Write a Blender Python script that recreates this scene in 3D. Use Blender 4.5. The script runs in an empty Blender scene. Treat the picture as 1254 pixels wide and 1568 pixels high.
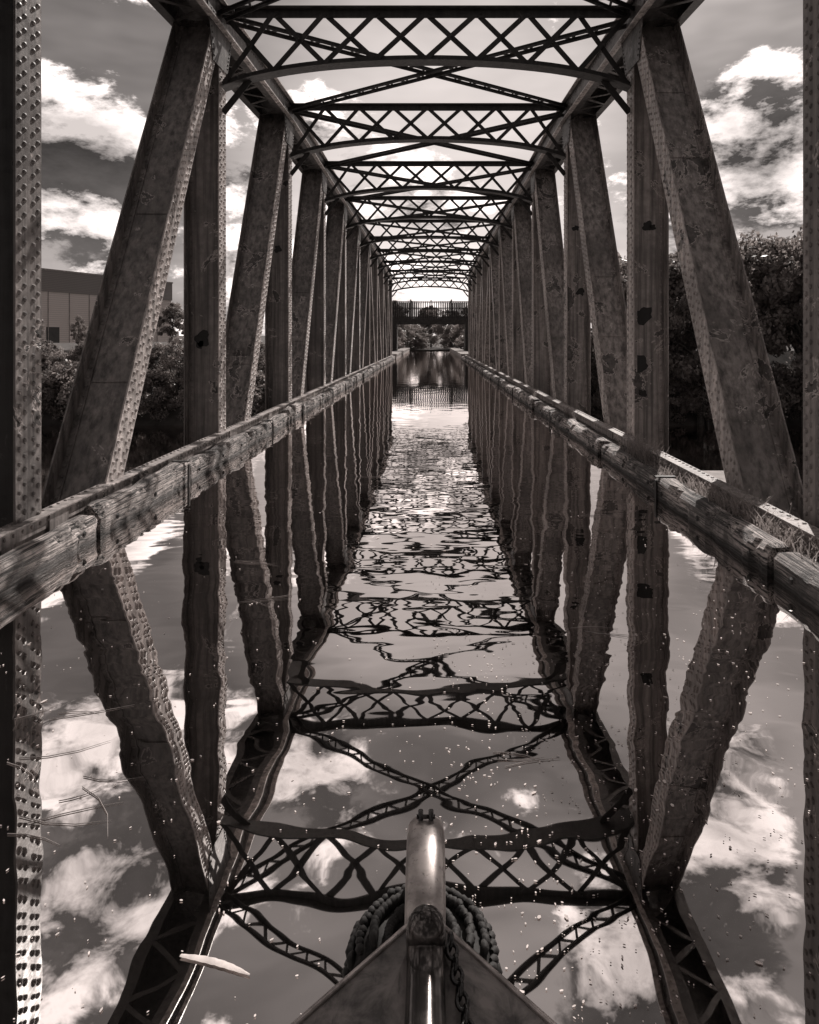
import bpy, math, random
import numpy as np
from mathutils import Vector, noise as mnoise
random.seed(7); rng=np.random.default_rng(7)
S=bpy.context.scene
S.view_settings.view_transform='Standard'; S.view_settings.look='None'; S.view_settings.exposure=0
TINT=(1.0,0.90,0.862)
def g(v,t=1.0): return (v*(1+(TINT[0]-1)*t),v*(1+(TINT[1]-1)*t),v*(1+(TINT[2]-1)*t),1)

# ---------------------------------------------------------------- node helpers
class NT:
    def __init__(s,nt): s.nt=nt; s.n=nt.nodes; s.l=nt.links
    def new(s,t,**k):
        n=s.n.new(t)
        for a,b in k.items(): setattr(n,a,b)
        return n
    def put(s,sock,v):
        if isinstance(v,bpy.types.NodeSocket): s.l.new(v,sock)
        else: sock.default_value=v
    def math(s,op,a,b=None,c=None,clamp=False):
        n=s.new('ShaderNodeMath',operation=op,use_clamp=clamp); s.put(n.inputs[0],a)
        if b is not None: s.put(n.inputs[1],b)
        if c is not None: s.put(n.inputs[2],c)
        return n.outputs[0]
    def vmath(s,op,a,b=None):
        n=s.new('ShaderNodeVectorMath',operation=op); s.put(n.inputs[0],a)
        if b is not None: s.put(n.inputs[1],b)
        return n.outputs['Value'] if op in('DOT_PRODUCT','LENGTH') else n.outputs[0]
    def noise(s,vec,scale,detail=4,rough=.5,dist=0):
        n=s.new('ShaderNodeTexNoise'); s.put(n.inputs['Vector'],vec)
        n.inputs['Scale'].default_value=scale; n.inputs['Detail'].default_value=detail
        n.inputs['Roughness'].default_value=rough; n.inputs['Distortion'].default_value=dist
        return n.outputs['Fac']
    def mr(s,v,a,b,c=0,d=1,smooth=False):
        n=s.new('ShaderNodeMapRange'); n.clamp=True
        if smooth: n.interpolation_type='SMOOTHSTEP'
        s.put(n.inputs[0],v)
        for i,x in enumerate((a,b,c,d)): s.put(n.inputs[i+1],x)
        return n.outputs[0]
    def mix(s,f,a,b):
        n=s.new('ShaderNodeMix',data_type='RGBA'); s.put(n.inputs[0],f); s.put(n.inputs[6],a); s.put(n.inputs[7],b)
        return n.outputs[2]
    def scale(s,vec,x,y,z):
        return s.vmath('MULTIPLY',vec,(x,y,z))
def mat(name):
    m=bpy.data.materials.new(name); m.use_nodes=True
    t=NT(m.node_tree); b=m.node_tree.nodes['Principled BSDF']
    return m,t,b
def bump(t,b,h,strength=.5,dist=.01):
    n=t.new('ShaderNodeBump'); n.inputs['Strength'].default_value=strength; n.inputs['Distance'].default_value=dist
    t.put(n.inputs['Height'],h); t.l.new(n.outputs[0],b.inputs['Normal'])
def pos(t): return t.new('ShaderNodeNewGeometry').outputs['Position']

# ---------------------------------------------------------------- materials
def steel_mat(name,base=.10,peel=.5,rough=.5,var=.5):
    m,t,b=mat(name); P=pos(t)
    n1=t.noise(P,1.7,5,.70,.5)
    n2=t.noise(P,8,4,.65)
    streak=t.noise(t.scale(P,13,13,.4),1.0,4,.65)
    big=t.noise(P,.7,2,.6)
    c=t.mix(t.mr(n2,.3,.7),g(base*.7),g(base*1.3))
    c=t.mix(t.mr(streak,.40,.66,0,.88),c,g(base*.2))          # run-off streaks
    c=t.mix(t.mr(big,.48,.66,0,.6),c,g(base*.28))             # soot
    thr=t.math('ADD',.66-.06*peel,t.math('MULTIPLY',t.math('SUBTRACT',big,.5),.3))
    df=t.math('SUBTRACT',n1,thr)
    edge=t.mr(df,-.022,0)
    c=t.mix(t.math('MULTIPLY',edge,.8),c,g(min(.6,base*2.2)))  # lifted pale paint rim
    inner=t.mr(df,.003,.010)
    rust=t.mix(t.mr(n2,.35,.65),g(base*.12),g(base*.5))
    c=t.mix(inner,c,rust)
    t.l.new(c,b.inputs['Base Color'])
    t.l.new(t.mr(n2,.3,.7,rough-.12,rough+.2),b.inputs['Roughness'])
    h=t.math('ADD',t.math('MULTIPLY',inner,-.5),t.math('MULTIPLY',n2,.8))
    bump(t,b,h,.9,.008)
    return m
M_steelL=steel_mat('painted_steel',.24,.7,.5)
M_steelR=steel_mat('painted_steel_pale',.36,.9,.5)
M_edge_shade=steel_mat('edge_shade_steel',.03,.4)  # nearest posts: vignette darkening at the frame edges painted into the steel colour
M_flange=steel_mat('flange_steel',.56,.25,.42)
M_flange2=steel_mat('edge_shade_flange_steel',.22,.4,.45)  # shaded copy of the flange steel, dimmer colour holds back the sunlit strip
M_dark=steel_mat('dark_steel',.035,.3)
M_hole=steel_mat('rusted_through',.012,.3)
M_chord=steel_mat('chord_steel',.10,.4)
M_rim=steel_mat('rim_steel',.38,.4)

m,t,b=mat('weathered_timber'); P=pos(t); M_wood=m
gr=t.noise(t.scale(P,26,.8,26),1.6,5,.72,.8)
bl=t.noise(P,1.6,5,.65); fine=t.noise(t.scale(P,60,4,60),1,3,.6)
rnd=t.new('ShaderNodeNewGeometry').outputs['Random Per Island']
c=t.mix(t.mr(gr,.43,.57),g(.02),g(.80))
c=t.mix(t.mr(bl,.47,.60,0,.85),c,g(.035))
c=t.mix(t.mr(rnd,.5,1,0,.45),c,g(.09))
z=t.new('ShaderNodeSeparateXYZ'); t.l.new(P,z.inputs[0])
wet=t.mr(t.math('ADD',z.outputs[2],t.math('MULTIPLY',t.math('SUBTRACT',bl,.5),.25)),.01,.09,1,0)
c=t.mix(t.math('MULTIPLY',wet,.92),c,g(.010))
t.l.new(c,b.inputs['Base Color']); b.inputs['Roughness'].default_value=.65
bump(t,b,t.math('ADD',gr,t.math('MULTIPLY',fine,.6)),1,.08)

def simple(name,a,bb,scale=5,rough=.8,bd=.01,metal=0):
    m,t,b=mat(name); P=pos(t); n=t.noise(P,scale,5,.6)
    t.l.new(t.mix(t.mr(n,.35,.65),g(a),g(bb)),b.inputs['Base Color'])
    b.inputs['Roughness'].default_value=rough; b.inputs['Metallic'].default_value=metal
    if bd: bump(t,b,n,.6,bd)
    return m
M_conc=simple('concrete',.18,.32,1.2)
M_stone=simple('stone',.14,.3,2)
M_ground=simple('grass_ground',.035,.09,.6,.95,.05)
M_soil=simple('silt_and_moss',.03,.16,9,.95,.02)
M_bark=simple('bark',.03,.07,3)
M_rope=simple('tarred_rope',.005,.028,60,.75,.004)
M_debris=simple('seed_fluff',.5,.8,10,.9,0)
M_twig=simple('dry_reed',.25,.45,10,.9,0)
M_sliver=simple('sliver_white',.5,.7,30,.8,.002)
M_fence=simple('fence_paint',.02,.045,4)

def leaf_mat(name,a,bb,tr_=.5):
    m,t,b=mat(name); G=t.new('ShaderNodeNewGeometry'); P=G.outputs['Position']
    n=t.noise(P,.55,1,.6)
    v=t.math('ADD',t.math('MULTIPLY',G.outputs['Random Per Island'],.5),t.mr(n,.35,.65,0,.5))
    c=t.mix(v,g(a),g(bb)); t.l.new(c,b.inputs['Base Color']); b.inputs['Roughness'].default_value=.4
    tr=t.new('ShaderNodeBsdfTranslucent'); t.l.new(c,tr.inputs[0])
    mx=t.new('ShaderNodeMixShader'); mx.inputs[0].default_value=tr_
    t.l.new(b.outputs[0],mx.inputs[1]); t.l.new(tr.outputs[0],mx.inputs[2])
    t.l.new(mx.outputs[0],t.n['Material Output'].inputs[0])
    return m
M_leaf=leaf_mat('foliage',.09,.42,.6)
M_leaf2=leaf_mat('foliage_pale',.15,.42)

# water
def water_mat(name,lo=.55):
    m,t,b=mat(name); P=pos(t); sp=t.new('ShaderNodeSeparateXYZ'); t.l.new(P,sp.inputs[0])
    Y=sp.outputs[1]
    A=t.noise(t.scale(P,1,.8,1),2.4,1,.4)
    B=t.noise(t.scale(P,.6,1.3,1),4.2,1,.5,.4)
    C=t.noise(t.scale(P,.5,1.6,1),13,0,.5)
    mB=t.mr(Y,2.4,5.0,.25,1,True)
    mB=t.math('MULTIPLY',mB,t.mr(Y,8,20,1,.35))
    mC=t.math('MULTIPLY',t.mr(Y,4,9,.0,1,True),t.mr(Y,14,40,1,3.2))
    patch=t.mr(t.noise(P,.35,1,.5),.35,.65,.35,1.25)
    h=t.math('MULTIPLY',A,.0036)
    h=t.math('ADD',h,t.math('MULTIPLY',t.math('MULTIPLY',B,mB),t.math('MULTIPLY',patch,.00135)))
    h=t.math('ADD',h,t.math('MULTIPLY',t.math('MULTIPLY',C,mC),.00013))
    bn=t.new('ShaderNodeBump'); bn.inputs['Strength'].default_value=1; bn.inputs['Distance'].default_value=1
    t.put(bn.inputs['Height'],h)
    gl=t.new('ShaderNodeBsdfGlossy'); gl.inputs['Roughness'].default_value=.012; gl.inputs['Color'].default_value=g(.92,.5)
    df=t.new('ShaderNodeBsdfDiffuse'); df.inputs['Color'].default_value=g(.005)
    t.l.new(bn.outputs[0],gl.inputs['Normal'])
    fr=t.new('ShaderNodeFresnel'); fr.inputs[0].default_value=1.33
    f=t.mr(fr.outputs[0],.02,.5,lo,.95)
    mx=t.new('ShaderNodeMixShader'); t.l.new(f,mx.inputs[0]); t.l.new(df.outputs[0],mx.inputs[1]); t.l.new(gl.outputs[0],mx.inputs[2])
    t.l.new(mx.outputs[0],t.n['Material Output'].inputs[0])
    return m
M_water=water_mat('still_water',.60)
M_water2=water_mat('ship_canal_surface',.25)

# ---------------------------------------------------------------- mesh builder
class MB:
    def __init__(s): s.v=[]; s.f=[]; s.n=0
    def add(s,v,f):
        v=np.asarray(v,float).reshape(-1,3)
        s.v.append(v); s.f+= [tuple(i+s.n for i in q) for q in f]; s.n+=len(v)
    def box(s,O,A,U,V,a0,a1,u0,u1,v0,v1):
        O,A,U,V=[np.asarray(x,float) for x in(O,A,U,V)]
        vs=[O+A*a+U*u+V*w for a in(a0,a1) for u in(u0,u1) for w in(v0,v1)]
        s.add(vs,[(0,1,3,2),(4,6,7,5),(0,4,5,1),(2,3,7,6),(0,2,6,4),(1,5,7,3)])
    def abox(s,x0,x1,y0,y1,z0,z1):
        s.box((0,0,0),(1,0,0),(0,1,0),(0,0,1),x0,x1,y0,y1,z0,z1)
    def bar(s,p,q,w,h,up=(0,0,1)):
        p=np.asarray(p,float);q=np.asarray(q,float);d=q-p;L=np.linalg.norm(d);A=d/L
        U=np.cross(A,up);U/=np.linalg.norm(U);V=np.cross(A,U)
        s.box(p,A,U,V,0,L,-w/2,w/2,-h/2,h/2)
    def dome(s,c,N,r):
        c=np.asarray(c,float);N=np.asarray(N,float)
        T=np.cross(N,(.3,.5,.81));T/=np.linalg.norm(T);B=np.cross(N,T)
        k=6;vs=[]
        for rr,hh in((1,0),(.75,.5)):
            for i in range(k):
                a=2*math.pi*i/k; vs.append(c+r*(rr*(T*math.cos(a)+B*math.sin(a))+hh*N))
        vs.append(c+N*r*.75)
        f=[]
        for i in range(k):
            j=(i+1)%k; f.append((i,j,k+j,k+i)); f.append((k+i,k+j,2*k))
        s.add(vs,f)
    def tube(s,pts,rad,k=8,cap=True):
        pts=[np.asarray(p,float) for p in pts];n=len(pts)
        if not hasattr(rad,'__len__'): rad=[rad]*n
        vs=[];ref=np.array((.0,.1,1.0))
        for i,p in enumerate(pts):
            d=pts[min(i+1,n-1)]-pts[max(i-1,0)];d/=np.linalg.norm(d)
            r_=ref if abs(d@ref)<.95 else np.array((1.,0,0))
            U=np.cross(d,r_);U/=np.linalg.norm(U);V=np.cross(d,U)
            for j in range(k):
                a=2*math.pi*j/k; vs.append(p+rad[i]*(U*math.cos(a)+V*math.sin(a)))
        f=[(i*k+j,i*k+(j+1)%k,(i+1)*k+(j+1)%k,(i+1)*k+j) for i in range(n-1) for j in range(k)]
        if cap: f.append(tuple(range(k))); f.append(tuple(range((n-1)*k,n*k)))
        s.add(vs,f)
    def obj(s,name,m,parent=None,smooth=False,bevel=0):
        me=bpy.data.meshes.new(name); V=np.concatenate(s.v) if s.v else np.zeros((0,3))
        me.from_pydata(V.tolist(),[],s.f); me.update()
        me.materials.append(m)
        if smooth: me.polygons.foreach_set('use_smooth',[True]*len(me.polygons))
        o=bpy.data.objects.new(name,me); S.collection.objects.link(o)
        if parent: o.parent=parent
        if bevel:
            bv=o.modifiers.new('bevel','BEVEL'); bv.width=bevel; bv.segments=2
        return o
def empty(name):
    e=bpy.data.objects.new(name,None); S.collection.objects.link(e); return e

# ---------------------------------------------------------------- truss bridge
H_CAM=1.83
XL,XR=-3.30,3.15
Y0=5.6; SP=5.2
def ny(k): return Y0+SP*k
def nz(k):
    if k<=0: return 6.75+.1*k
    if k==1: return 7.07
    return 7.33 if k<8 else 7.33-.12*(k-7)
KS=range(-1,11)
bridge=empty('truss_bridge')

def member(mb,mf,x,side,P,Q,w,fw,riv):
    P3=np.array((x,P[0],P[1]));Q3=np.array((x,Q[0],Q[1]))
    d=Q3-P3;L=np.linalg.norm(d);A=d/L;U=np.array((side,0.,0.));V=np.array((0,A[2],-A[1]))
    if V[1]<0: V=-V
    t_=.018
    mf.box(P3,A,U,V,0,L,0,t_,-fw/2,fw/2)
    mb.box(P3,A,U,V,0,L,w-t_,w,-fw/2,fw/2)
    mb.box(P3,A,U,V,0,L,t_,w-t_,-.008,.008)
    for sgn in(-1,1):
        a,b_=sorted((sgn*.008,sgn*.022))
        mb.box(P3,A,U,V,0,L,t_,.105,a,b_); mb.box(P3,A,U,V,0,L,w-.105,w-t_,a,b_)
        a,b_=sorted((sgn*.022,sgn*.11))
        mb.box(P3,A,U,V,0,L,t_,t_+.013,a,b_); mb.box(P3,A,U,V,0,L,w-t_-.013,w-t_,a,b_)
    if riv:
        st=.115;n=int(L/st)
        for i in range(n):
            s_=(i+.5)*st
            if P3[2]+A[2]*s_<-.2: continue
            for v0 in(-fw*.36,fw*.36,-fw*.17,fw*.17):
                off=0 if abs(v0)>fw*.3 else st/2
                mf.dome(P3+A*(s_+off)+V*v0,-U,.025)
            mb.dome(P3+A*s_+U*.068-V*.022,-V,.023)
            mb.dome(P3+A*s_+U*(w-.068)-V*.022,-V,.023)
            if riv>1:
                mb.dome(P3+A*s_+U*(w-t_)-V*fw*.33,-U,.017)
for side,x in((-1,XL),(1,XR)):
    vm,dm,ch,mf,nm,nf=MB(),MB(),MB(),MB(),MB(),MB()
    for k in KS:
        riv=2 if -1<k<3 else (1 if k<6 else 0)
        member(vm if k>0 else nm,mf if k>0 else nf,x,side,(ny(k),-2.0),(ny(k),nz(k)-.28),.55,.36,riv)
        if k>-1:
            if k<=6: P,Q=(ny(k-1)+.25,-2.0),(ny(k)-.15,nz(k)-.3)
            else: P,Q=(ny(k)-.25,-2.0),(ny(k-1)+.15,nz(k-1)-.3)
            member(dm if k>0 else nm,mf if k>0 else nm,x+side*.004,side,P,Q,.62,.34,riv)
            for q in range(2):
                f=random.uniform(.35,.85);A=np.array((0,Q[0]-P[0],Q[1]-P[1]));L=np.linalg.norm(A);A/=L;U=np.array((side,0,0));V=np.array((0,A[2],-A[1]))
                dm.box((x,P[0],P[1]),A,U,V,L*f,L*f+random.uniform(.3,.6),.11,.5,-.02,-.009)
        gp=[(ny(k)-.75,nz(k)-.27),(ny(k)+.5,nz(k)-.27),(ny(k)+.22,nz(k)-1.0),(ny(k)-.5,nz(k)-1.05)]
        xs=(x-side*.016,x-side*.004)
        vs=[(xx,a,b_) for xx in xs for a,b_ in gp]
        ch.add(vs,[(0,1,2,3),(4,5,6,7),(0,1,5,4),(1,2,6,5),(2,3,7,6),(3,0,4,7)])
        if k<5:
            for i in range(9):
                for (p,q) in((0,3),(1,2),(0,1)):
                    f=(i+.5)/9
                    yy=gp[p][0]*(1-f)+gp[q][0]*f; zz=gp[p][1]*(1-f)+gp[q][1]*f
                    cy,cz=ny(k)-.1,nz(k)-.6
                    ch.dome((x-side*.016,yy+(cy-yy)*.12,zz+(cz-zz)*.12),(-side,0,0),.02)
        if k<10:
            A0=np.array((x,ny(k),nz(k)));B0=np.array((x,ny(k+1),nz(k+1)))
            d=B0-A0;L=np.linalg.norm(d);A=d/L;U=np.array((side,0,0.));V=np.cross(U,A); 
            if V[2]<0: V=-V
            ch.box(A0,A,U,V,0,L,-.03,.73,-.02,.02)
            ch.box(A0,A,U,V,0,L,0,.022,-.42,-.02)
            ch.box(A0,A,U,V,0,L,.678,.70,-.42,-.02)
            mf.box(A0,A,U,V,0,L,-.10,0,-.43,-.405)
            mf.box(A0,A,U,V,0,L,-.10,-.03,-.01,.012)
            ch.box(A0,A,U,V,0,L,.022,.14,-.42,-.40); ch.box(A0,A,U,V,0,L,.56,.678,-.42,-.40)
            nb=12
            for i in range(nb):
                s0=L*i/nb; 
                p=A0+A*s0+U*.08-V*.41; q=A0+A*(s0+L/nb)+U*.62-V*.41
                if i%2: p,q=A0+A*s0+U*.62-V*.41,A0+A*(s0+L/nb)+U*.08-V*.41
                ch.bar(p,q,.07,.012)
            if k<5:
                for i in range(int(L/.13)):
                    ch.dome(A0+A*(i+.5)*.13-V*.07,-U,.018); ch.dome(A0+A*(i+.5)*.13-V*.36,-U,.018)
                    mf.dome(A0+A*(i+.5)*.13-V*.43-U*.05,-V,.018)
    ch.abox(min(x,x+side*.7),max(x,x+side*.7),ny(-1),ny(10),-2.45,-2.0)
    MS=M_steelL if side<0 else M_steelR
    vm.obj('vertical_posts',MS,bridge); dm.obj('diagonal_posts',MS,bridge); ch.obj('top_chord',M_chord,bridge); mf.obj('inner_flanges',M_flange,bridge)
    nm.obj('end_posts',M_edge_shade,bridge); nf.obj('end_post_flanges',M_flange2,bridge)
hm=MB()
def hole(xc,y,zc,r,seed):
    n=16;f=[(xc,y,zc)]
    for i in range(n):
        a=2*math.pi*i/n; rr=r*(1+.75*mnoise.noise(Vector((math.cos(a)*1.4,math.sin(a)*1.4,seed*3.3))))
        f.append((xc+rr*math.cos(a)*1.15,y,zc+rr*math.sin(a)))
    hm.add(f,[(0,1+i,1+(i+1)%n) for i in range(n)])
y1=ny(1)-.0125
for i,(a,b_,r) in enumerate(((-3.60,1.80,.11),(-3.66,1.72,.06),(3.36,2.2,.13),(3.31,1.43,.12),(3.42,3.6,.075),(3.50,3.58,.05),(3.35,.95,.06))): hole(a,y1,b_,r,i)
for i,(a,b_,r) in enumerate(((-3.6,3.9,.08),(3.5,2.9,.09),(3.4,4.4,.07))): hole(a,ny(2)-.0125,b_,r,i+20)
hm.obj('rusted_through_patches',M_hole,bridge)

# sway frames
sw=MB()
def lattice_bar(mb,p,q,wd,up,pitch=.2):
    p=np.asarray(p,float);q=np.asarray(q,float);d=q-p;L=np.linalg.norm(d);A=d/L
    U=np.cross(A,up);U/=np.linalg.norm(U);V=np.cross(U,A)
    for sgn in(-1,1):
        mb.box(p,A,U,V,0,L,sgn*wd/2-.028,sgn*wd/2+.028,-.006,.006)
        mb.box(p,A,U,V,0,L,sgn*wd/2-.006,sgn*wd/2+.006,-.06,-.006)
    n=int(L/pitch)
    for i in range(n):
        s0,s1=L*i/n,L*(i+1)/n; sg=1 if i%2 else -1
        mb.bar(p+A*s0+U*sg*wd/2,p+A*s1-U*sg*wd/2,.04,.012,up)
for k in KS:
    y=ny(k); z=nz(k)-.06
    x0,x1=XL+.01,XR-.01; xc=(x0+x1)/2; hw=(x1-x0)/2
    def zb(x):
        u=abs(x-xc)/hw
        return z-.82-.30*u*u-.12*u**6
    sw.abox(x0,x1,y-.13,y+.13,z,z+.016); sw.abox(x0,x1,y-.012,y+.012,z-.12,z)
    n=26; xs=np.linspace(x0,x1,n+1)
    for i in range(n):
        p=(xs[i],y,zb(xs[i]));q=(xs[i+1],y,zb(xs[i+1]))
        sw.bar((p[0],y,p[2]),(q[0],y,q[2]),.26,.016)
        sw.bar((p[0],y,p[2]+.058),(q[0],y,q[2]+.058),.024,.10)
    ncell=8
    pc=(x1-x0)/ncell
    for i in range(ncell):
        a,b_=x0+pc*i,x0+pc*(i+1)
        sw.bar((a,y+.02,z-.05),(b_,y+.02,zb(b_)+.05),.08,.012,(0,1,0))
        sw.bar((b_,y-.02,z-.05),(a,y-.02,zb(a)+.05),.08,.012,(0,1,0))
        if k<4:
            cx_=(a+b_)/2;zz=z-.05+(((zb(a)+zb(b_))/2+.05)-(z-.05))/2
            sw.dome((cx_,y-.03,zz),(0,-1,0),.03)
            sw.dome((a+.06,y-.014,z-.06),(0,-1,0),.02);sw.dome((b_-.06,y-.014,z-.06),(0,-1,0),.02)
    if k<10:
        za=nz(k)-.12; zb2=nz(k+1)-.12
        lattice_bar(sw,(x0,y+.1,za),(x1,ny(k+1)-.1,zb2),.20,(0,0,1.))
        lattice_bar(sw,(x1,y+.1,za-.07),(x0,ny(k+1)-.1,zb2-.07),.20,(0,0,1.))
    for sx,xx0 in((1,x0),(-1,x1)):
        sw.bar((xx0,y,z-1.62),(xx0+sx*.42,y,zb(xx0+sx*.42)),.10,.02,(0,1,0))
sw.obj('sway_frames',M_dark,bridge)

# trough
TL,TR=-3.05,2.60
YA,YB=-15.0,58.6
tr=MB()
def trough_side(xi,xo,zt,s):
    a,b_=sorted((xi,xo))
    tr.abox(a,b_,YA,YB,-2.1,-.12)
    r0=xo; r1=xo+s*.014
    a,b_=sorted((r0,r1)); tr.abox(a,b_,YA,YB,-2.1,zt)
    a,b_=sorted((r1,r1+s*.085)); tr.abox(a,b_,YA,YB,zt-.012,zt)
    a,b_=sorted((r0-s*.05,r0)); tr.abox(a,b_,YA,YB,zt-.012,zt)
    a,b_=sorted((r0-s*.016,r0)); tr.abox(a,b_,YA,YB,zt-.13,zt-.012)
    yy=1.0
    while yy<34:
        tr.dome((r0-s*.016,yy,zt-.060),(-s,0,0),.019)
        tr.dome((r1+s*.045,yy+.06,zt),(0,0,1),.019)
        yy+=.12
    yy=YA
    while yy<YB:
        a,b_=sorted((r0-s*.03,r0-s*.016)); tr.abox(a,b_,yy,yy+.3,zt-.2,zt-.014)
        yy+=2.6
trough_side(TL-.10,-3.27,.345,-1)
trough_side(TR+.12,2.95,.33,1)
tr.abox(-3.27,2.95,YA,YB,-2.2,-2.1)
tr.obj('trough_sides',M_rim,bridge)
lg=MB()
for i in range(240):
    y0=YA+i*.306; a_=.03*mnoise.noise(Vector((y0*1.3,0,0)))
    lg.abox(-3.268,-3.19,y0,y0+.304,-.12,.15+a_); lg.abox(2.76,2.932,y0,y0+.304,-.12,.19+a_*1.2)
lg.obj('silted_ledge',M_soil,bridge)
# timbers
wd=MB();st=MB()
def timbers(xi,wth,zt,s,joints):
    for i in range(len(joints)-1):
        y0,y1=joints[i]+.03,joints[i+1]-.03
        dx=random.uniform(-.03,.045); dz=random.uniform(-.045,.04)
        n=max(3,int((y1-y0)/.06)); x0=xi-s*dx; x1=x0+s*wth
        vs=[]
        for j in range(n+1):
            y=y0+(y1-y0)*j/n
            def jt(a,sc=1): return a*sc*mnoise.noise(Vector((y*1.9,i*3.1+s,a*100)))
            e=.04; ex=.025 if j in(0,n) else 0
            ch_=max(0,mnoise.noise(Vector((y*3.3,i*2.7,9)))+.45*mnoise.noise(Vector((y*13,i*2.7,3)))-.10)*.25
            ztt=zt+dz+jt(e)-ex*.6; xa=x0+s*(jt(.03,1)+ex*.5)
            prof=[(xa,-.35),(xa+s*.03*mnoise.noise(Vector((y*6,i,2))),ztt*.4),(xa,ztt-.05-ch_),(xa+s*(.03+ch_*.8),ztt-.004),(x1-s*.03,ztt+jt(.03)),(x1,ztt-.03),(x1,-.35)]
            vs+=[(a,y,b_) for a,b_ in prof]
        m_=7;f=[(j*m_+q,j*m_+(q+1)%m_,(j+1)*m_+(q+1)%m_,(j+1)*m_+q) for j in range(n) for q in range(m_)]
        f.append(tuple(range(m_)));f.append(tuple(n*m_+q for q in range(m_)))
        wd.add(vs,f)
        a,b_=sorted((x0-s*.03,x0-s*.012))
        if i%2==0:
            st.abox(a,b_,y1-.16,y1-.10,-.3,zt+dz-.02)
            a2,b2=sorted((x0-s*.03,x1)); st.abox(a2,b2,y1-.16,y1-.10,zt+dz+.014,zt+dz+.026)
        for yy in(y0+.25,y1-.3,(y0+y1)/2):
            st.dome((x0-s*.012,yy,zt-.12),(-s,0,0),.03)
jl=[-15,-10,-5,.9,6.25,8.6,11.2,13.2];
while jl[-1]<57: jl.append(jl[-1]+random.choice((1.6,2.4,3.0)))
jl[-1]=58.5
jr=[-15,-10,-4,2.0,5.2,7.9,10.6,15.0]
while jr[-1]<57: jr.append(jr[-1]+random.choice((2.4,3.5,4.2)))
jr[-1]=58.5
timbers(TL,.18,.245,-1,jl); timbers(TR,.20,.215,1,jr)
fenders=empty('timber_fender_rail'); wd.obj('timber_baulks',M_wood,fenders); st.obj('iron_straps',M_dark,fenders)

# ---------------------------------------------------------------- water & ground
def sheet(name,x0,x1,y0,y1,z,m):
    mb=MB(); mb.add([(x0,y0,z),(x1,y0,z),(x1,y1,z),(x0,y1,z)],[(0,1,2,3)]); return mb.obj(name,m)
sheet('canal_water',-3.2,2.75,-60,96,0,M_water)
sheet('ship_canal_water',-900,900,-30,84,-8,M_water2)
xs=sorted(set(list(np.linspace(-1500,-80,16))+list(np.linspace(-80,-12,18))+[-12.5,-11.5,-3.9,-3.35,-3.3,3.1,3.15,3.7,11.5,12.5]+list(np.linspace(12.6,80,18))+list(np.linspace(80,1500,16))+list(np.linspace(-10,10,6))))
ys=sorted(set([-1500,-600,-200,-90,-60,-40,-34,-30,-26,-22,-17.5,-17,-16]+list(np.linspace(-15,58,6))+[58.9,59.2,62,66,70]+list(np.linspace(72,110,20))+[96.1,96.6,130,170,230,320,500,900,2500]))
def gh(x,y):
    edge=60 if abs(x)<12 else 74
    if -17<y<edge-.5: return -10
    if y<=-17:
        base=0.15 if abs(x)<12 else max(-10,min(.15,-10+(-17-y)*.9))
    else:
        base=.15 if abs(x)<12 else min(.3,-10+(y-edge)*.85)
    if abs(x)<3.32 and y<96.3 and base>-1: return -1.9
    if base>0: base+= .4*mnoise.noise(Vector((x*.05,y*.05,0))) if abs(x)>6 else 0
    if y>300: base+=(y-300)*.004
    return base
gb=MB(); V=[(x,y,gh(x,y)) for y in ys for x in xs]; nx=len(xs)
gb.add(V,[(j*nx+i,j*nx+i+1,(j+1)*nx+i+1,(j+1)*nx+i) for j in range(len(ys)-1) for i in range(nx-1)])
gb.obj('ground',M_ground)
cw=MB()
for a,b_ in((-3.9,-3.0),(2.62,3.7)):
    cw.abox(a,b_,58.9,96.2,-2,.28)
    yy=58.9
    while yy<96:
        cw.abox(a-.04,b_+.04,yy,yy+1.16,.283,.42); yy+=1.2
cw.obj('canal_bank_wall',M_stone,None)
ab=MB(); ab.abox(-12,-3.92,58.8,59.6,-10,.3); ab.abox(3.72,12,58.8,59.6,-10,.3)
ab.abox(-12.4,-11.6,58.8,75,-10,.3); ab.abox(11.6,12.4,58.8,75,-10,.3)
ab.obj('stone_abutment',M_stone)
pi=empty('concrete_pier'); pm=MB()
pm.abox(-17.5,19,38,42,-10,-6.7); pm.abox(-17.8,19.3,37.7,42.3,-6.698,-6.4); pm.abox(-4,4,37.9,42,-6.398,-2.6)
pm.obj('pier_body',M_conc,pi,bevel=.05)
pb=MB()
for x in np.arange(-16.5,18.5,3.5):
    pb.tube([(x,38.3,-6.4),(x,38.3,-6.0),(x,38.3,-5.95)],[.16,.13,.19],10)
pb.obj('pier_bollards',M_dark,pi)

# ---------------------------------------------------------------- footbridge
fb=empty('footbridge'); d_=MB(); YF=75
d_.abox(-11,11,YF-1.2,YF+1.2,3.5,3.63); d_.abox(-11,11,YF-1.3,YF-1.2,3.3,3.95); d_.abox(-11,11,YF+1.2,YF+1.3,3.3,3.95)
for sx in(-1,1):
    d_.abox(*sorted((sx*3.7,sx*4.5)),YF-1.3,YF+1.3,-.2,3.3); d_.abox(*sorted((sx*10,sx*11)),YF-1.3,YF+1.3,-.2,3.3)
d_.obj('deck',M_fence,fb)
p_=MB()
for yy in(YF-1.25,YF+1.25):
    for x in np.arange(-11,11.01,.2): p_.abox(x-.045,x+.045,yy-.02,yy+.02,3.95,5.75)
    for z in(4.05,5.0,5.7): p_.abox(-11,11,yy-.03,yy+.03,z,z+.07)
    for x in np.arange(-11,11.1,2.2): p_.abox(x-.07,x+.07,yy-.07,yy+.07,3.95,5.95)
p_.obj('railings',M_fence,fb)

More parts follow.
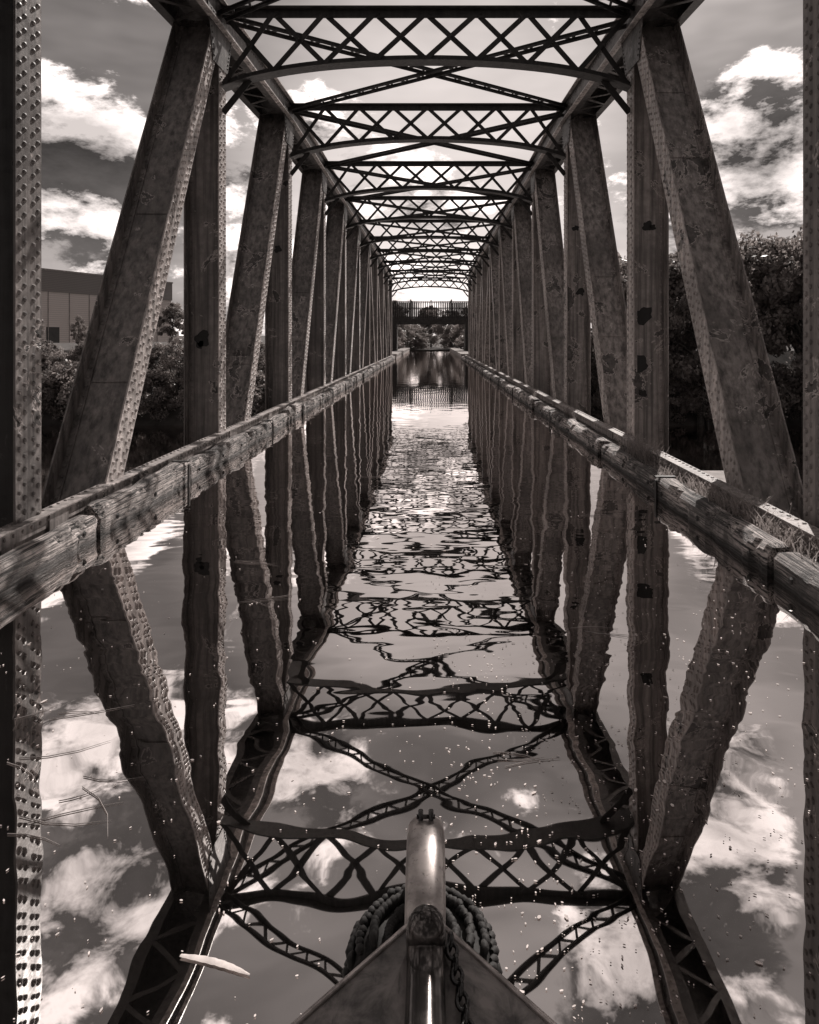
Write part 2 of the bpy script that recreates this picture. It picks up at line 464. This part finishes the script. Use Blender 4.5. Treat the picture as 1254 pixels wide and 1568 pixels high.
# ---------------------------------------------------------------- warehouse
wh=empty('warehouse')
m,t,b=mat('cladding_upper'); P=pos(t); w=t.new('ShaderNodeTexWave',bands_direction='Z'); t.l.new(P,w.inputs[0]); w.inputs['Scale'].default_value=.6
t.l.new(t.mix(w.outputs['Fac'],g(.14),g(.20)),b.inputs['Base Color']); M_cu=m
m,t,b=mat('cladding_lower'); P=pos(t); w=t.new('ShaderNodeTexWave',bands_direction='Z'); t.l.new(P,w.inputs[0]); w.inputs['Scale'].default_value=.5
t.l.new(t.mix(w.outputs['Fac'],g(.50),g(.62)),b.inputs['Base Color']); M_cl=m
A=np.array((-128.,165.,0));B=np.array((-96.,252.,0));D=B-A;L=np.linalg.norm(D);D/=L;N=np.array((-D[1],D[0],0))
w1=MB();w1.box(A,D,N,(0,0,1),0,L,0,70,0,15.5);w1.obj('lower_walls',M_cl,wh)
w2=MB();w2.box(A,D,N,(0,0,1),-.3,L+.3,-.3,70.3,15.5,21.8);w2.obj('upper_cladding',M_cu,wh)
w3=MB();w3.box(A,D,N,(0,0,1),-.5,L+.5,-.5,70.5,21.8,22.3)
for s0 in np.arange(3,L,7.5): w3.box(A,D,N,(0,0,1),s0,s0+.25,-.12,0,0,15.5)
w3.obj('roof_and_downpipes',M_conc,wh)
w4=MB()
for s0 in(10,25,40,62,78): w4.box(A,D,N,(0,0,1),s0,s0+4.5,-.08,0,0,5)
w4.obj('loading_doors',M_dark,wh)

# ---------------------------------------------------------------- trees
def tree_mesh(name,H,R,base,leaves,leaf,seed,lm):
    r=np.random.default_rng(seed); mb=MB()
    mb.tube([(0,0,-.5),(.1,0,H*.2),(.0,.15,H*.5),(.1,0,H*.85)],[H*.022,H*.017,H*.01,.03],7)
    for i in range(12):
        a=r.uniform(0,6.28);h0=H*r.uniform(.15,.6);rr=R*r.uniform(.5,.85)
        e=np.array((math.cos(a)*rr,math.sin(a)*rr,min(H*.9,h0+H*r.uniform(.12,.3))))
        mid=np.array((e[0]*.45,e[1]*.45,h0+(e[2]-h0)*.6))
        mb.tube([(0,0,h0),mid,e],[H*.008,H*.005,.02],5)
    n_trunk=len(mb.f)
    C=[]
    nC=70
    for i in range(nC):
        u=r.normal(size=3);u/=np.linalg.norm(u);q=r.uniform(.35,1)**.6
        zc=base+(H-base)*.52+u[2]*(H-base)*.46*q
        f=1-.40*max(0,(zc-base)/(H-base)-.4)
        C.append((u[0]*R*.86*q*f,u[1]*R*.86*q*f,zc,R*r.uniform(.10,.28)))
    C=np.array(C)
    idx=r.integers(0,nC,leaves);c=C[idx]
    u=r.normal(size=(leaves,3));u/=np.linalg.norm(u,axis=1)[:,None]
    rad=c[:,3]*(r.uniform(.35,1.0,leaves)**.4)*(1+.16*r.normal(size=leaves))
    P=c[:,:3]+u*rad[:,None]*np.array((1,1,.75))
    nrm=u+.7*r.normal(size=(leaves,3));nrm/=np.linalg.norm(nrm,axis=1)[:,None]
    T=np.cross(nrm,r.normal(size=(leaves,3)));T/=np.linalg.norm(T,axis=1)[:,None];Bn=np.cross(nrm,T)
    s=leaf*r.uniform(.5,1.3,leaves)[:,None]
    vs=np.stack([P-T*s,P-Bn*s*.6,P+T*s,P+Bn*s*.6],1).reshape(-1,3)
    base_i=mb.n
    mb.v.append(vs);mb.n+=len(vs)
    mb.f+=[(base_i+4*i,base_i+4*i+1,base_i+4*i+2,base_i+4*i+3) for i in range(leaves)]
    me=bpy.data.meshes.new(name);me.from_pydata(np.concatenate(mb.v).tolist(),[],mb.f);me.materials.append(M_bark);me.materials.append(lm)
    mi=np.ones(len(me.polygons),int);mi[:n_trunk]=0;me.polygons.foreach_set('material_index',mi);me.update()
    return me
T1=[tree_mesh('tree_crown',18,6.5,2.0,17000,.25,s,M_leaf) for s in(1,2,3)]
T2=[tree_mesh('bush_crown',7,4.5,.2,8000,.2,s,M_leaf) for s in(4,5)]
T3=[tree_mesh('pale_tree_crown',9,3.2,1.0,7000,.17,s,M_leaf2) for s in(6,7)]
def put(me,name,x,y,z,s=1,sz=None):
    o=bpy.data.objects.new(name,me);S.collection.objects.link(o);o.location=(x,y,z);o.rotation_euler=(0,0,random.uniform(0,6.28))
    o.scale=(s,s,sz or s);return o
for x,y,top in((20,77,12.8),(26,80,12.0),(30,76,12.0),(36,78,15.5),(41,75,15),(46,79,16.5),(53,77,16),(60,80,17),(16.5,86,10),(32,88,13),(70,82,17),(84,84,17),(24,88,13)):
    z=max(gh(x,y),-7.5); h=top-z; put(random.choice(T1),'tree',x,y,z,h/18*random.uniform(.9,1.0),h/18)
for x in np.arange(14,70,4.2): put(random.choice(T2),'bush',x+random.uniform(-1,1),76+random.uniform(-.5,2),-8,random.uniform(.75,1.05))
for x in np.arange(-100,-12,4.6):
    put(random.choice(T2),'bush',x+random.uniform(-1,1),77+random.uniform(-.8,1),-8,random.uniform(.75,1.0))
for x in np.arange(-104,-13,4.4):
    put(random.choice(T2),'bush',x+random.uniform(-1,1),84+random.uniform(-1,2),-2.6,random.uniform(.42,.62))
for x in np.arange(-70,-13,5.0):
    put(random.choice(T3),'bush',x+random.uniform(-1,1),80+random.uniform(-1,1),-5.6,random.uniform(.6,.85))
for x,y,top,kk in((-34,90,6.8,0),(-48,93,4.8,1),(-53.5,92,5.4,1),(-24,88,6.5,0),(-17,90,7.5,0),(-13,92,7.5,0),(-20,98,8,0)):
    me=T3 if kk else T1; hh=9 if kk else 18; h=top-.1; put(random.choice(me),'tree',x,y,.1,h/hh*(.75 if kk else .95),h/hh)
# far end
for x,y,top in((-10,102,8.2),(-5.5,104,7.4),(-1,112,6.8),(3,108,6.6),(7,104,7.8),(12,100,9),(-14,104,9),(18,106,9),(0,120,7.4)):
    put(random.choice(T1),'tree',x,y,-.8,top/18*1.2,(top+.8)/18)
for x,y,s in((-4.8,92,.45),(-5.2,86,.4),(4.9,92,.42),(5.2,85,.45),(-3.0,99,.5),(-1.4,100,.36),(3.0,99,.5),(-4.5,97,.6),(5.2,97,.6),(-2.2,104,.5),(4.5,103,.5)):
    put(random.choice(T3),'bush',x,y,-.7,s*1.3,s)
dl=[]
for x in np.arange(-420,700,15):
    if -150<x<-80: continue
    o=put(random.choice(T1),'tree_in_line',x+random.uniform(-4,4),random.uniform(260,300),.2,random.uniform(.8,1.2),random.uniform(.5,.8)); dl.append(o)
e=empty('distant_tree_line')
for o in dl: o.parent=e

# ---------------------------------------------------------------- weeds on rails
def weeds(x,y,z,n,h,name='weeds'):
    mb=MB()
    for i in range(n):
        a=random.uniform(0,6.28);px=x+random.gauss(0,.06);py=y+random.gauss(0,.3);hh=h*random.uniform(.3,1)
        dx,dy=math.cos(a)*hh*.5,math.sin(a)*hh*.5;w=.004
        pts=[(px,py,z),(px+dx*.3,py+dy*.3,z+hh*.6),(px+dx,py+dy,z+hh)]
        mb.add([(pts[0][0]-w,pts[0][1],z),(pts[0][0]+w,pts[0][1],z),(pts[1][0]+w,pts[1][1],pts[1][2]),(pts[1][0]-w,pts[1][1],pts[1][2]),pts[2]],[(0,1,2,3),(3,2,4)])
        if random.random()<.6:
            for q in range(3):
                f=random.uniform(.3,1);cx_,cy_,cz_=px+dx*f*.8,py+dy*f*.8,z+hh*f;r_=.012
                nn=[random.gauss(0,1)*r_ for _ in range(6)]
                mb.add([(cx_,cy_,cz_),(cx_+nn[0],cy_+nn[1],cz_+abs(nn[2])),(cx_+nn[3],cy_+nn[4],cz_+nn[5])],[(0,1,2)])
    return mb.obj(name,M_leaf2)
for x,y,n,h in((2.87,6.3,300,.26),(2.87,7.0,260,.22),(2.87,8.1,200,.15),(2.87,9.3,260,.36),(2.87,5.4,300,.2),(2.87,14,80,.3),(2.86,19,80,.3),(-3.23,17,60,.26),(-3.23,24,60,.25),(2.87,30,90,.35),(-3.2,40,80,.4)):
    weeds(x,y,.16,n,h)

# ---------------------------------------------------------------- floating debris
db=MB()
for i in range(1700):
    y=1.6+abs(random.gauss(0,2.3)); x=random.uniform(-.62,.56)*(y+.4)
    if random.random()<.6: x=abs(x)*random.uniform(.3,1)
    if not(-3<x<2.55): continue
    r=random.uniform(.0009,.0023)*(1+.24*y)*(2.0 if random.random()<.03 else 1); a=random.uniform(0,3.14);el=random.uniform(1,2.6)
    c,s_=math.cos(a),math.sin(a);vs=[]
    for j in range(5):
        q=j*1.2566;u,v=r*el*math.cos(q),r*math.sin(q);vs.append((x+u*c-v*s_,y+u*s_+v*c,.004))
    db.add(vs,[(0,1,2,3,4)])
db.obj('floating_debris',M_debris)
tw=MB()
def reed(x,y,L,a,c=.15):
    p=[(x+L*f*math.cos(a+c*f),y+L*f*math.sin(a+c*f),.004) for f in(0,.33,.66,1)]
    tw.tube(p,[.0018,.002,.0015,.0006],5)
for (X,Y) in((-1.35,4.8),(-1.5,2.75),(-1.6,2.6),(.9,4.2),(.2,3.0),(-1.5,5.6),(1.6,7),(-.9,9),(-1.9,3.3),(-1.9,2.9)):
    for q in range(3): reed(X+random.uniform(-.12,.12),Y+random.uniform(-.1,.1),random.uniform(.12,.38),random.uniform(-.5,.6),random.uniform(-.4,.4))
tw.obj('floating_reeds',M_twig)
fe=MB()
c0=np.array((-.63,1.985));dr=np.array((.21,-.06));dr/=np.linalg.norm(dr);pe=np.array((-dr[1],dr[0]));n=22;vs=[]
for i in range(n+1):
    f=i/n;w=.011*math.sin(math.pi*min(1,f*.9+.08))**.6*(1+.08*math.sin(i*2.1));cpt=c0+dr*(f-.5)*.23+pe*.010*math.sin(f*3)
    vs+=[(*(cpt-pe*w),.005),(*cpt,.007),(*(cpt+pe*w),.005)]
fe.add(vs,[(3*i+q,3*i+q+1,3*i+q+4,3*i+q+3) for i in range(n) for q in(0,1)])
fe.obj('floating_sliver',M_sliver,smooth=True)  # narrow pale sliver lying on the water, slightly bowed

# ---------------------------------------------------------------- narrowboat bow
boat=empty('narrowboat')
m,t,b=mat('scuffed_deck_paint'); P=pos(t); n1=t.noise(P,14,6,.68,.4); n2=t.noise(t.scale(P,80,16,30),1,4,.6); n3=t.noise(P,4,2,.5)
c=t.mix(t.mr(n1,.40,.60),g(.06),g(.24)); c=t.mix(t.mr(n3,.45,.6,0,.5),c,g(.06)); c=t.mix(t.mr(n2,.6,.72,0,.6),c,g(.02))
t.l.new(c,b.inputs['Base Color']);b.inputs['Metallic'].default_value=.3; t.l.new(t.mr(n1,.3,.7,.35,.65),b.inputs['Roughness']);bump(t,b,n1,.4,.003); M_deck=m
m,t,b=mat('worn_steel_bar'); P=pos(t); n1=t.noise(P,22,5,.6); n2=t.noise(P,110,3,.6)
c=t.mix(t.mr(n1,.38,.6),g(.26),g(.48)); c=t.mix(t.mr(n2,.6,.72,0,.6),c,g(.07))
t.l.new(c,b.inputs['Base Color']);b.inputs['Metallic'].default_value=.7;t.l.new(t.mr(n1,.3,.7,.42,.28),b.inputs['Roughness']);bump(t,b,n1,.25,.002); M_bar=m
m,t,b=mat('gloss_black_paint');P=pos(t); n1=t.noise(P,30,5,.6)
t.l.new(t.mix(t.mr(n1,.55,.7),g(.012),g(.08)),b.inputs['Base Color']);b.inputs['Roughness'].default_value=.16;bump(t,b,n1,.25,.002); M_blk=m
m,t,b=mat('polished_stud_steel');P=pos(t); n1=t.noise(P,24,4,.6)
t.l.new(t.mix(t.mr(n1,.45,.65),g(.05),g(.15)),b.inputs['Base Color']);b.inputs['Metallic'].default_value=.8;b.inputs['Roughness'].default_value=.18;bump(t,b,n1,.2,.002); M_stud=m
BX=-.01; ZD=.85
def hwid(y):
    t_=max(0,1.135-y); return .03+ (t_*.95 if t_<.2 else .19+ (1-math.exp(-(t_-.2)*.95))*.82)
yy=[1.135,1.11,1.08,1.05,1.0,.95,.9,.8,.7,.55,.4,.2,0,-.3,-.7,-1.2,-2,-3]
hull=MB();prof=[]
for y in yy:
    w=hwid(y); prof.append([(BX-w,y,ZD+.002),(BX-w*.93,y-.01,.45),(BX-w*.80,y-.03,-.3)])
for s in(1,-1):
    vs=[((BX+(p[0]-BX)*s),p[1],p[2]) for row in prof for p in row]
    hull.add(vs,[(i*3+q,i*3+q+1,i*3+q+4,i*3+q+3) for i in range(len(yy)-1) for q in(0,1)])
hull.obj('hull_sides',M_blk,boat)
dk=MB();vs=[]
for y in yy: w=hwid(y)-.002; vs+=[(BX-w,y,ZD),(BX-w*.35,y,ZD+.010),(BX,y,ZD+.004),(BX+w*.35,y,ZD+.010),(BX+w,y,ZD)]
dk.add(vs,[(5*i+q,5*i+q+1,5*i+q+6,5*i+q+5) for i in range(len(yy)-1) for q in range(4)])
dk.obj('foredeck',M_deck,boat)
gw=MB()
for s in(1,-1):
    gw.tube([(BX+s*(hwid(y)-.001),y,ZD+.001) for y in yy],.0045,8)
gw.obj('gunwale',M_bar,boat,True)
sb=MB()
def rr_tube(mb,pts,w,h,k=16,e=.6):
    pts=[np.asarray(p,float) for p in pts];n=len(pts);vs=[]
    for i,p in enumerate(pts):
        d=pts[min(i+1,n-1)]-pts[max(i-1,0)];d/=np.linalg.norm(d);U=np.array((1.,0,0));V=np.cross(d,U)
        ww=w[i] if hasattr(w,'__len__') else w; hh=h[i] if hasattr(h,'__len__') else h
        for j in range(k):
            a=2*math.pi*j/k;c,s_=math.cos(a),math.sin(a)
            vs.append(p+U*ww*math.copysign(abs(c)**e,c)+V*hh*math.copysign(abs(s_)**e,s_))
    f=[(i*k+j,i*k+(j+1)%k,(i+1)*k+(j+1)%k,(i+1)*k+j) for i in range(n-1) for j in range(k)]
    f.append(tuple(range(k)));f.append(tuple(range((n-1)*k,n*k)));mb.add(vs,f)
rr_tube(sb,[(BX,1.10,.825),(BX,1.16,.846),(BX,1.24,.866),(BX,1.30,.874),(BX,1.33,.870),(BX,1.35,.858),(BX,1.362,.838),(BX,1.365,.80),(BX,1.35,.6),(BX,1.28,.3),(BX,1.2,-.3)],
   [.033,.035,.036,.036,.035,.034,.032,.030,.028,.028,.028],[.024]*11,24,.85)
sb.obj('stem_bar',M_bar,boat,True)
bt=MB()
for dx in(-.010,.010): bt.tube([(BX+dx,1.325,.885),(BX+dx,1.325,.912)],.005,8)
bt.tube([(BX-.018,1.325,.900),(BX+.018,1.325,.900)],.004,8)
bt.obj('shackle',M_blk,boat,True)
ts=MB()
zs=[.84,.87]+[.900+.034*math.sin(a) for a in np.linspace(0,1.55,9)];rs=[.031,.031]+[.031*math.cos(a) for a in np.linspace(0,1.55,9)]
ts.tube([(BX+.002,1.070,z) for z in zs],rs,32)
rr_tube(ts,[(BX+.002,1.065,.880),(BX+.002,1.0,.876),(BX+.002,.9,.870),(BX+.002,.8,.866)],[.029,.029,.03,.03],[.026]*4,24,1.0)
ts.obj('mooring_stud',M_stud,boat,True)
fd=MB()
cx,cy,cz=BX-.006,1.25,.68
for ring in range(9):
    ph=ring/8*math.pi*1.25-.55
    nk=30
    for i in range(nk):
        a=-.25+ (math.pi+.5)*(i+.5*(ring%2))/nk
        R=.080+.050*math.cos(ph); zz=cz+.056*math.sin(ph)
        c=np.array((cx+R*math.cos(a),cy+R*math.sin(a),zz))+rng.normal(size=3)*.0012
        tdir=np.array((-math.sin(a),math.cos(a),1.0 if ring%2 else -1.0));tdir/=np.linalg.norm(tdir)
        o_=np.array((math.cos(a)*math.cos(ph),math.sin(a)*math.cos(ph),math.sin(ph)))
        fd.tube([c-tdir*.014,c-tdir*.007+o_*.005,c+o_*.007,c+tdir*.007+o_*.005,c+tdir*.014],[.004,.0075,.0085,.0075,.004],7)
core=[(cx+.080*math.cos(a),cy+.080*math.sin(a),cz) for a in np.linspace(-.3,math.pi+.3,24)]
fd.tube(core,.052,14)
fd.tube([(cx,cy-.1,cz-.01),(cx,cy+.07,cz-.01)],.05,10)
fd.obj('rope_fender',M_rope,boat,True)
cn=MB()
for i in range(9):
    c=np.array((BX+.040+.003*i,1.085-.02*i,ZD+.020))
    ring=[c+np.array(((.008*math.cos(a)) if i%2 else .003*math.cos(a),.013*math.sin(a),(.002 if i%2 else .008*math.cos(a)))) for a in np.linspace(0,2*math.pi,13)]
    cn.tube(ring,.0033,6,False)
cn.obj('fender_chain',M_blk,boat,True)

# ---------------------------------------------------------------- world + sun
SUN_AZ=math.radians(22); SUN_EL=math.radians(45)
sd=Vector((math.sin(SUN_AZ)*math.cos(SUN_EL),math.cos(SUN_AZ)*math.cos(SUN_EL),math.sin(SUN_EL)))
W=bpy.data.worlds.new('World'); S.world=W; W.use_nodes=True; t=NT(W.node_tree)
try: W.cycles.sampling_method='NONE'
except Exception: pass
bg=t.n['Background']; bg.inputs['Strength'].default_value=.1
sky=t.new('ShaderNodeTexSky',sky_type='NISHITA'); sky.sun_disc=False; sky.sun_elevation=SUN_EL; sky.sun_rotation=SUN_AZ; sky.dust_density=2
bw=t.new('ShaderNodeRGBToBW'); t.l.new(sky.outputs[0],bw.inputs[0])
dirv=t.new('ShaderNodeTexCoord').outputs['Generated']
sp=t.new('ShaderNodeSeparateXYZ'); t.l.new(dirv,sp.inputs[0])
def cn_(off):
    v=t.vmath('ADD',t.scale(t.vmath('ADD',dirv,off),1,1,2.0),(3.7,1.3,.4))
    return t.noise(v,3.4,8,.63,.1)
n0=cn_((0,0,0)); n1=cn_((0.012,.01,.035))
def gauss(px,py,wd_,amp,refl=False):
    d=Vector(((px-660)/1045,1,((py-517)/1045 if refl else (517-py)/1045))).normalized()
    dp=t.vmath('DOT_PRODUCT',dirv,tuple(d))
    return t.math('MULTIPLY',t.mr(dp,math.cos(wd_),1,0,1,True),amp)
cov=n0
for a in((110,200,.13,.16),(130,290,.13,.12),(1150,190,.11,.16),(1210,260,.10,.10),(60,385,.12,.08),(640,60,.20,-.08),(90,40,.14,-.10),(1200,60,.12,-.08),(360,290,.05,.1)): cov=t.math('ADD',cov,gauss(*a))
for a in((520,1180,.11,.17),(180,1330,.12,.14),(1110,1340,.11,.16),(920,1560,.14,.14),(110,1130,.08,.12),(900,1150,.10,-.1),(800,1450,.1,-.1)): cov=t.math('ADD',cov,gauss(*a,True))
mask=t.mr(cov,.53,.59,0,1,True)
lit=t.mr(t.math('SUBTRACT',n0,n1),-.045,.06,0,1)
thick=t.mr(cov,.60,.82,1,.38)
cb=t.math('MULTIPLY',t.mr(lit,0,1,1.2,16),thick)
skyv=t.mr(bw.outputs[0],1,12,1.1,3.6)
hz=t.mr(sp.outputs[2],0,.25,3.2,0,True)
skyv=t.math('ADD',skyv,hz)
veil=t.noise(t.vmath('ADD',t.scale(dirv,1,1,3.5),(9,2,1)),2.2,4,.6)
skyv=t.math('MULTIPLY',skyv,t.mr(veil,.35,.65,.55,1.4))
skyv=t.math('ADD',skyv,gauss(660,330,.40,4.6))
fwd=t.mr(sp.outputs[1],-.6,.6,.66,1.18)
mixv=t.math('ADD',t.math('MULTIPLY',skyv,t.math('SUBTRACT',1,mask)),t.math('MULTIPLY',cb,mask))
mixv=t.math('MULTIPLY',mixv,fwd)
cmb=t.new('ShaderNodeCombineColor')
for i in range(3): t.l.new(t.math('MULTIPLY',mixv,TINT[i]),cmb.inputs[i])
t.l.new(cmb.outputs[0],bg.inputs['Color'])
sl=bpy.data.lights.new('sun','SUN'); sl.energy=5; sl.angle=math.radians(.5); sl.color=(1,.93,.88)
so=bpy.data.objects.new('sun',sl); S.collection.objects.link(so); so.rotation_euler=(-sd).to_track_quat('-Z','Y').to_euler(); so.location=(10,40,40)

# ---------------------------------------------------------------- camera
cam=bpy.data.cameras.new('camera'); co=bpy.data.objects.new('camera',cam); S.collection.objects.link(co)
co.location=(0,0,H_CAM); co.rotation_euler=(math.radians(90),0,0)
cam.sensor_fit='VERTICAL'; cam.sensor_height=36; cam.lens=1045/1568*36
cam.shift_y=-267/1568; cam.shift_x=-33/1568
cam.clip_start=.05; cam.clip_end=5000
S.camera=co
